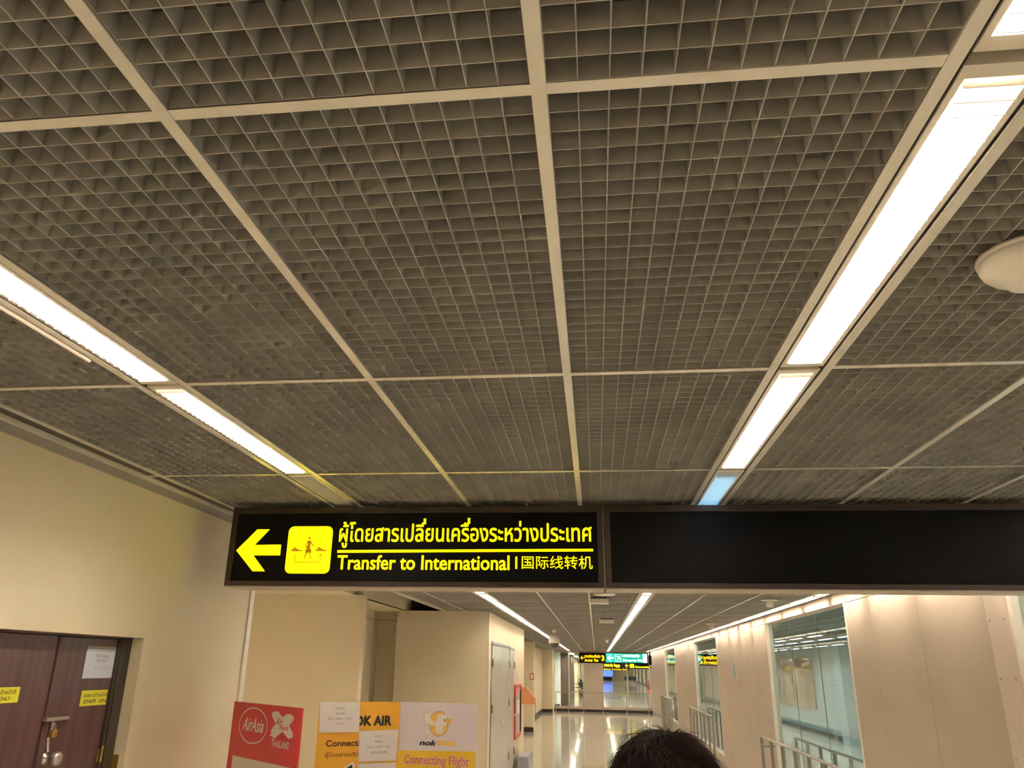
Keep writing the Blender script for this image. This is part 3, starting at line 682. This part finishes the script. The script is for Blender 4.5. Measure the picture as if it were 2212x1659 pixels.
a = zr(170, 1110); b = zr(1105, 1220); art('white_sheet', [(a[0], .62), (b[0], .62), (b[0], a[1]-.002), (a[0], a[1]-.002)], 'white_print', RB, 0)
# orange board and white/yellow board
P0, P1, P2 = Vector((-1.895, 5.563)), Vector((-1.401, 5.858)), Vector((-.838, 5.792))
d = P1-P0; OB, oq = board_frame(P0, math.atan2(d.y, d.x), d.length, 1.75, 'notice_board', 'orange standing airline board half covered by taped white sheets', 'orange_board')
zo = lambda x, y: oq(670+x/5.53, 1480+y/5.53)
W_ = d.length
a = zo(478, 492); b = zo(975, 368); text('lettering', 'NOK AIR', 'ink', OB, a[0]-.035, b[0], a[1], b[1]+.004, 0, bold=.05)
a = zo(183, 725); b = zo(580, 650); text('lettering', 'Connecting', 'ink_brown', OB, a[0], b[0]+.07, a[1]-.018, b[1], 0, bold=.03)
a = zo(175, 880); b = zo(575, 790); text('thai_lettering', 'ผู้โดยสารบริก', 'ink_brown', OB, a[0], b[0]+.006, a[1], b[1], 0, bold=.005)
ap = [(385, 1020), (505, 940), (530, 1020)]
art('arrow_outline', [zo(300, 1060), zo(505, 915), zo(530, 945), zo(535, 1060)], 'white_print', OB, 0); art('arrow_print', [zo(330, 1060), zo(503, 945), zo(505, 1060)], 'ink', OB, -.0007)
def sheet(par_q, parent_board, pts, label, lines, ymid=-.0012):
    S = empty('paper_sheet', parent_board.location, parent_board.rotation_euler.z, label, 'paper sheet')
    q = [par_q(*p) for p in pts]
    mb = MB(); n_ = 8
    for i in range(n_):
        n = len(mb.v)
        for t in (i/n_, (i+1)/n_):
            bl = .006*math.sin(math.pi*t)*0+.0015
            top = (q[0][0]+(q[1][0]-q[0][0])*t, q[0][1]+(q[1][1]-q[0][1])*t); bot = (q[3][0]+(q[2][0]-q[3][0])*t, q[3][1]+(q[2][1]-q[3][1])*t)
            mb.v += [(top[0], -bl, top[1]), (bot[0], -bl-.003*(1+math.sin(6*t)), bot[1])]
        mb.f.append((n, n+1, n+3, n+2))
    mb.obj('sheet', 'paper_warm', S)
    for s_, (x0, y0, x1, y1) in lines:
        a = par_q(x0, y1); b = par_q(x1, y0); text('lettering', s_, 'ink_grey', S, a[0], b[0], a[1], b[1], -.0075)
    return S
sheet(zo, OB, ((120, 198), (600, 205), (582, 560), (105, 567)), 'white A4 sheet with TR 868 flight line, topmost left on the orange board',
      [('SCOOT', (303, 262, 412, 290)), ('TR 868', (302, 325, 410, 352)), ('SIN - DMK - NRT', (210, 387, 490, 415)), ('JAPAN', (298, 450, 408, 476))])
sheet(zo, OB, ((583, 548), (1055, 530), (1022, 900), (575, 915)), 'white A4 sheet with Singapore flight line under the black AIR lettering',
      [('SCOOT', (763, 596, 872, 624)), ('TR867', (766, 660, 865, 688)), ('KIX - DMK - SIN', (678, 722, 950, 752)), ('SINGAPORE', (718, 785, 915, 818))])
S3 = sheet(zo, OB, ((570, 938), (1022, 922), (1020, 1100), (565, 1110)), 'white sheet cut off by the lower picture edge on the orange board', [])
d2 = P2-P1; NB, nq = board_frame(P1+d2.normalized()*.006, math.atan2(d2.y, d2.x), d2.length, 1.75, 'notice_board', 'white and yellow standing airline board with bird emblem, right of the orange one', 'lilac_print')
zn = lambda x, y: nq(670+x/5.53, 1480+y/5.53)
c_ = zn(1535, 460); e_ = zn(1425, 460); t_ = zn(1535, 310)
art('emblem_disc', circle(c_[0], c_[1], (c_[0]-e_[0]), t_[1]-c_[1]), 'orange_ink', NB, 0)
ring('emblem_ring', c_[0], c_[1], (c_[0]-e_[0]), t_[1]-c_[1], .002, 'ink_brown', NB, -.0012)
wing = [(1500, 490), (1440, 480), (1385, 460), (1360, 400), (1370, 350), (1385, 330), (1400, 325), (1405, 370), (1415, 320), (1430, 322), (1432, 370), (1460, 420), (1500, 455)]
wc = (1430, 410)
art('emblem_outline', [zn(wc[0]+(x-wc[0])*1.07, wc[1]+(y-wc[1])*1.06) for x, y in wing], 'edge_grey', NB, -.0008)
art('emblem_wing', [zn(*p) for p in wing], 'white_print', NB, -.0014)
head = [(1500, 450), (1520, 370), (1510, 350), (1560, 348), (1620, 352), (1655, 375), (1668, 410), (1655, 450), (1620, 490), (1585, 500), (1592, 540), (1580, 575), (1545, 588), (1505, 575), (1488, 530), (1500, 490)]
art('emblem_bird', [zn(*p) for p in head], 'white_print', NB, -.0016)
art('emblem_beak', [zn(*p) for p in ((1612, 425), (1640, 405), (1697, 408), (1668, 440), (1672, 465), (1630, 462))], 'orange_ink', NB, -.0022)
e_ = zn(1605, 418); art('emblem_eye', circle(e_[0], e_[1], .0045, .0065, 12), 'ink', NB, -.0024); e_ = zn(1638, 396); art('emblem_eye', circle(e_[0], e_[1], .0035, .004, 12), 'ink', NB, -.0024)
art('emblem_tail', [zn(*p) for p in ((1360, 525), (1420, 560), (1490, 570), (1420, 572), (1380, 550))], 'white_print', NB, -.002)
a = zn(1300, 718); b = zn(1510, 660); text('lettering', 'nok', 'ink', NB, a[0], b[0], a[1], b[1], 0, bold=.045, shear=.3)
a = zn(1515, 722); b = zn(1728, 660); text('lettering', 'scoot', 'orange_ink', NB, a[0], b[0], a[1], b[1], 0, bold=.045)
a = zn(1045, 778); b = zn(1982, 795); art('yellow_field', [(0.0, .46), (d2.length-.008, .46), (d2.length-.008, b[1]), (0.0, a[1])], 'yellow_board', NB, 0)
a = zn(1110, 970); b = zn(1900, 855); text('lettering', 'Connecting Flight', 'white_print', NB, a[0]-.004, b[0]+.004, a[1]-.006, b[1]+.004, -.0008, bold=.05); text('lettering', 'Connecting Flight', 'pink_ink', NB, a[0], b[0], a[1], b[1], -.0016, bold=.03)

# ------------------------------------------------------------------ locker doors on the block's side
def side_door(n, y0, y1, z0, z1, leaves, label, knobs):
    D = empty('door_%d' % n, (BX, y0, 0), label=label, kind='structure')
    L = y1-y0; wd = L/leaves
    for k in range(leaves):
        lf = bx('door_leaf', 'locker', (.004, .024, wd*k+.010, wd*(k+1)-.010, z0, z1), D, .003)
        if k in knobs: MB().lathe([(.012, 0), (.012, .02), (.025, .025), (.02, .045)], seg=12).obj('knob', 'steel', lf, smooth=True); kb = children(lf)[-1]; kb.rotation_euler = (0, math.radians(90), 0); kb.location = (.024, wd*(k+(.92 if k == 0 else .08)), (z0+z1)/2-.15)
    bx('head_rail', 'bin_grey', (.0, .03, -.02, L+.02, z1+.005, z1+.045), D)
    bx('joint', 'joint_dark', (.0, .006, -.008, L+.008, z0-.014, z1+.006), D)
    for zz in (z0+.25, (z0+z1)/2+.1, z1-.28):
        for yy in ((.01, L-.01) if leaves > 1 else (L-.01,)): bx('hinge', 'ink_brown', (.02, .036, yy-.03, yy+.03, zz-.06, zz+.06), D)
    return D
side_door(2, 12.95, 15.50, .22, 2.33, 2, 'tall pale metal double doors on the side of the left block', (0,))
side_door(3, 15.62, 16.45, .22, 2.31, 1, 'narrow pale metal door beside the double doors', (0,))
FC = empty('fire_hose_cabinet', (BX+.006, 17.1, 0), label='red-framed fire hose cabinet with glass front on the left block', cat='cabinet')
MB().box(0, .05, -.62, -.56, .66, 1.66).box(0, .05, .56, .62, .66, 1.66).box(0, .05, -.56, .56, 1.60, 1.66).box(0, .05, -.56, .56, .66, .72).obj('cabinet_frame', 'red_paint', FC, .004); bx('glass_door', 'pale_panel', (.0, .035, -.56, .56, .72, 1.60), FC); bx('door_edge', 'sign_black', (.036, .052, .44, .55, .74, 1.55), FC); bx('warning_field', 'pink_sticker', (.035, .039, -.5, .42, 1.50, 1.60), FC)
bx('label_plate', 'white_print', (.035, .040, -.2, .3, 1.10, 1.36), FC)
bx('label_plate', 'lilac_print', (.001, .004, -.1, .2, 1.74, 1.98), FC)
OB2 = empty('wall_rack', (BX, 18.35, 1.24), label='orange-brown slant-topped wall rack at the far edge of the left block', cat='rack')
MB().poly([(0, 0), (.30, 0), (.30, .12), (.12, .34), (0, .34)], -.15, .15).obj('rack_body', 'orange_wood', OB2, bevel=.004)
MB().tube((.30, .1, .12), (.30, .1, -.28), .006).obj('hanging_strap', 'ink_grey', OB2)
RS = empty('red_notice', (-2.16, 27.68, 1.70), label='small red and white notice on the wall beyond the left block', cat='notice'); bx('plate', 'red_paint', (-.07, .07, 0, .01, -.1, .1), RS); bx('white_field', 'white_print', (-.045, .045, -.002, 0, -.065, .065), RS)
BN = empty('floor_barrier', (-1.46, 17.1, 0), label='low grey barrier on the floor beside the lockers', cat='barrier')
MB().poly([(-.12, 0), (.12, 0), (.10, .36), (-.10, .36)], -.55, .5).obj('barrier_body', 'bin_grey', BN, bevel=.01); bx('end_cap', 'ink', (-.07, .07, .5, .53, .12, .34), BN)
WN = empty('wall_notice', (XR-.002, 16.45, 2.02), label='small grey-green notice on the beige panels between two windows', cat='notice')
bx('plate', 'base_cool', (-.012, 0, -.16, .16, -.14, .14), WN); bx('paper_field', 'edge_grey', (-.014, -.012, -.12, .12, -.02, .10), WN)

# ------------------------------------------------------------------ ceiling devices
def lathe_thing(name, label, cat, loc, parts, group=None):
    T = empty(name, loc, label=label, cat=cat, group=group)
    for nm, m_, prof in parts: MB().lathe(prof, seg=32).obj(nm, m_, T, smooth=True)
    return T
lathe_thing('smoke_detector', 'round white ceiling detector cut off by the right picture edge', 'detector', (.905, 1.53, H),
            [('mounting_plate', 'cctv_white', [(.094, 0), (.094, -.008)]), ('detector_body', 'cctv_white', [(.088, -.008), (.091, -.02), (.086, -.032), (.072, -.046), (.05, -.055), (.046, -.066), (.03, -.072), (.002, -.074)])])
lathe_thing('dome_camera', 'white dome surveillance camera hanging from the corridor ceiling', 'camera', (-.917, 18.2, H),
            [('stem', 'cctv_white', [(.05, 0), (.05, -.06), (.035, -.07), (.035, -.12)]), ('camera_housing', 'cctv_white', [(.035, -.11), (.09, -.14), (.12, -.20), (.125, -.29), (.12, -.31)]), ('dome', 'dome_dark', [(.11, -.305), (.108, -.34), (.08, -.39), (.04, -.412), (.002, -.415)])])
for x, y, wd, lab in ((.054, 9.9, .115, 'flat white box on the corridor ceiling nearest the sign'), (.20, 14.2, .13, 'second flat white box on the corridor ceiling')):
    T = empty('ceiling_sounder', (x, y, H), label=lab, cat='detector'); bx('body', 'cctv_white', (-wd, wd, -.06, .06, -.075, -.012), T, .008); bx('base', 'joint_dark', (-wd*.8, wd*.8, -.05, .05, -.012, 0), T)
for x, y, lab in ((.352, 24.8, 'tiny white detector on the ceiling farthest down the corridor'), (2.10, 10.0, 'white detector with cylinder below on the ceiling near the window strip'), (2.12, 15.3, 'small detector on the ceiling between the first windows')):
    lathe_thing('smoke_detector', lab, 'detector', (x, y, H), [('mounting_plate', 'cctv_white', [(.10, 0), (.10, -.014), (.06, -.02)]), ('detector_body', 'cctv_white', [(.045, -.018), (.043, -.08), (.03, -.09), (.001, -.09)])])
lathe_thing('ceiling_speaker', 'flat white disc on the ceiling half hidden behind the sign', 'speaker', (.115, 9.35, H), [('speaker_grille', 'cctv_white', [(.13, 0), (.13, -.012), (.11, -.02), (.001, -.022)])])
T = empty('surveillance_camera', (2.50, 38.9, H), label='dark camera hanging at the right end of the green sign', cat='camera'); MB().tube((0, 0, 0), (0, 0, -.2), .03).obj('stem', 'sign_black', T); MB().tube((0, 0, -.2), (0, 0, -.62), .07).obj('camera_housing', 'sign_black', T)
T = empty('glass_sticker', (2.52, YEND+.035, 1.25), label='pink no-entry sticker on the right end of the glass end wall', cat='sticker')
bx('sheet', 'pink_sticker', (-.09, .05, -.003, 0, -.38, .22), T); ring('round_symbol', -.02, -.05, .045, .09, .02, 'ink', T, -.004, 20)

# ------------------------------------------------------------------ person ahead: only the crown of the head is in view
PX, PY, PT = .128, 1.66, 1.893                          # head centre, crown height
PS = empty('person', (PX, PY, 0), label='person with dark tousled hair seen from behind at the lower edge', cat='person')
def skin_body():
    me = bpy.data.meshes.new('body')
    k = PT/1.80
    V = {'pel': (0, 0, .98, .135), 'waist': (0, 0, 1.12, .125), 'chest': (0, .0, 1.34, .145), 'neckb': (0, 0, 1.47, .075), 'neck': (0, .005, 1.54, .055), 'head0': (0, .015, 1.60, .072), 'head1': (0, .01, 1.68, .086), 'head2': (0, .005, 1.715, .074)}
    E = [('pel', 'waist'), ('waist', 'chest'), ('chest', 'neckb'), ('neckb', 'neck'), ('neck', 'head0'), ('head0', 'head1'), ('head1', 'head2')]
    for s, n in ((-1, 'l'), (1, 'r')):
        V.update({n+'sh': (s*.18, 0, 1.42, .06), n+'el': (s*.25, -.02, 1.12, .043), n+'wr': (s*.27, .06, .88, .028), n+'ha': (s*.27, .08, .80, .03),
                  n+'hip': (s*.10, 0, .93, .09), n+'kn': (s*.11, .02*s, .50, .058), n+'an': (s*.12, 0, .09, .038), n+'to': (s*.13, .16, .035, .032)})
        E += [('chest', n+'sh'), (n+'sh', n+'el'), (n+'el', n+'wr'), (n+'wr', n+'ha'), ('pel', n+'hip'), (n+'hip', n+'kn'), (n+'kn', n+'an'), (n+'an', n+'to')]
        for f in range(4):
            V[n+'f%d' % f] = (s*.27+(f-1.5)*.004, .065+f*.018, .735, .009); V[n+'g%d' % f] = (s*.262+(f-1.5)*.003, .07+f*.017, .70, .008)
            E += [(n+'ha', n+'f%d' % f), (n+'f%d' % f, n+'g%d' % f)]
        V[n+'th'] = (s*.25, .125, .79, .010); V[n+'ti'] = (s*.245, .135, .755, .008); E += [(n+'ha', n+'th'), (n+'th', n+'ti')]
    keys = list(V); me.from_pydata([(V[a][0]*k, V[a][1]*k, V[a][2]*k) for a in keys], [(keys.index(a), keys.index(b)) for a, b in E], [])
    o = bpy.data.objects.new('body', me); COL.objects.link(o); o.parent = PS
    o.modifiers.new('skin', 'SKIN'); sv = me.skin_vertices[0].data
    for i, a in enumerate(keys): sv[i].radius = (V[a][3]*k, V[a][3]*k*(.75 if a in ('chest', 'waist', 'pel') else 1)); sv[i].use_root = a == 'pel'
    ss = o.modifiers.new('sub', 'SUBSURF'); ss.levels = 2; ss.render_levels = 2
    bpy.context.view_layer.update(); dg = bpy.context.evaluated_depsgraph_get(); m2 = bpy.data.meshes.new_from_object(o.evaluated_get(dg))
    o.modifiers.clear(); o.data = m2; m2.name = 'body'
    m2.materials.clear()
    for mm in ('skin', 'shirt', 'trousers'): m2.materials.append(M(mm))
    for p in m2.polygons:
        c = p.center; z = c.z/k; p.use_smooth = True
        p.material_index = 0 if (z > 1.50 or (abs(c.x) > .2 and z < .90)) else (2 if z < .98 else 1)
    return o
skin_body()
for s in (-1, 1):
    MB().box(s*.135-.05, s*.135+.05, -.07, .22, 0, .07).obj('shoe', 'ink', PS, bevel=.02)
# hair: a solid cap and loose strands
HC = Vector((0, .0, PT-.118)); HRx, HRy, HRz = .104, .115, .112
bm = bmesh.new(); bmesh.ops.create_icosphere(bm, subdivisions=5, radius=1)
import mathutils.noise as mn
for v in list(bm.verts):
    n_ = v.co.normalized(); lump = mn.noise(n_*2.6)*.06+mn.noise(n_*7)*.05+mn.noise(n_*18)*.03
    v.co = Vector((n_.x*HRx, n_.y*HRy, n_.z*HRz))*(1+lump)*.975
bmesh.ops.delete(bm, geom=[v for v in bm.verts if v.co.z < -.13 or (v.co.z < -.03 and v.co.y > .05)], context='VERTS')
me = bpy.data.meshes.new('hair'); bm.to_mesh(me); bm.free(); me.materials.append(M('hair')); me.polygons.foreach_set('use_smooth', [True]*len(me.polygons))
hair = link('hair', me, PS, HC)
mb = MB(); rnd = random.Random(3)
for k in range(9000):
    th = rnd.uniform(0, 2*math.pi); z = rnd.uniform(-.25, 1) ** 1
    rxy = math.sqrt(max(0, 1-z*z)); n_ = Vector((rxy*math.cos(th), rxy*math.sin(th), z))
    lump = mn.noise(n_*2.6)*.06+mn.noise(n_*7)*.05
    p = Vector((n_.x*HRx, n_.y*HRy, n_.z*HRz))*(1+lump)*.97
    whorl = Vector((.01, -.02, 1)); tan = (n_-whorl*.9); tan = (tan-n_*tan.dot(n_)).normalized()
    tan = (tan + n_.cross(tan)*(.5+.7*mn.noise(n_*3)) + Vector((rnd.uniform(-.35, .35), rnd.uniform(-.35, .35), rnd.uniform(-.2, .2)))).normalized()
    loose = rnd.random() < .16; L = rnd.uniform(.03, .06)*(1.25 if loose else 1); lift = rnd.uniform(.40, .85) if loose else rnd.uniform(.08, .6)*(.5+abs(mn.noise(n_*6))*2)
    segs = 5; w_ = .0011 if not loose else .0006; prev = None; q = p.copy(); dvec = (tan+n_*lift).normalized()
    for s_ in range(segs+1):
        nn = q.normalized(); side = dvec.cross(nn).normalized()*w_*(1-s_/segs*.8); up_ = nn*w_*(1-s_/segs*.8)
        n = len(mb.v); mb.v += [tuple(q-side), tuple(q+side), tuple(q+up_)]
        if s_: a = n-3; mb.f += [(a, a+1, n+1, n), (a+1, a+2, n+2, n+1), (a+2, a, n, n+2)]
        q = q+dvec*(L/segs); dvec = (dvec-nn*.22-Vector((0, 0, .10))+Vector((rnd.uniform(-.12, .12),)*3)).normalized()
me = bpy.data.meshes.new('loose_strands'); me.from_pydata(mb.v, [], mb.f); me.materials.append(M('strand'))
tag(link('loose_strands', me, hair), kind='stuff')
# ears and simple face (turned away from the viewer)
for s in (-1, 1): MB().lathe([(.004, -.03), (.012, -.025), (.016, 0), (.014, .02), (.004, .03)], (s*.094, .012, PT-.15), 10).obj('ear', 'skin', PS, smooth=True)
MB().lathe([(.018, -.02), (.014, 0), (.008, .03), (.003, .045)], (0, .118, PT-.16), 10).obj('nose', 'skin', PS, smooth=True)
for s in (-1, 1): MB().lathe([(.001, -.009), (.008, -.006), (.010, 0), (.008, .006), (.001, .009)], (s*.03, .10, PT-.125), 10).obj('eye', 'white_print', PS, smooth=True)
bx('mouth', 'pink_ink', (-.024, .024, .098, .108, PT-.208, PT-.198), PS, .003)
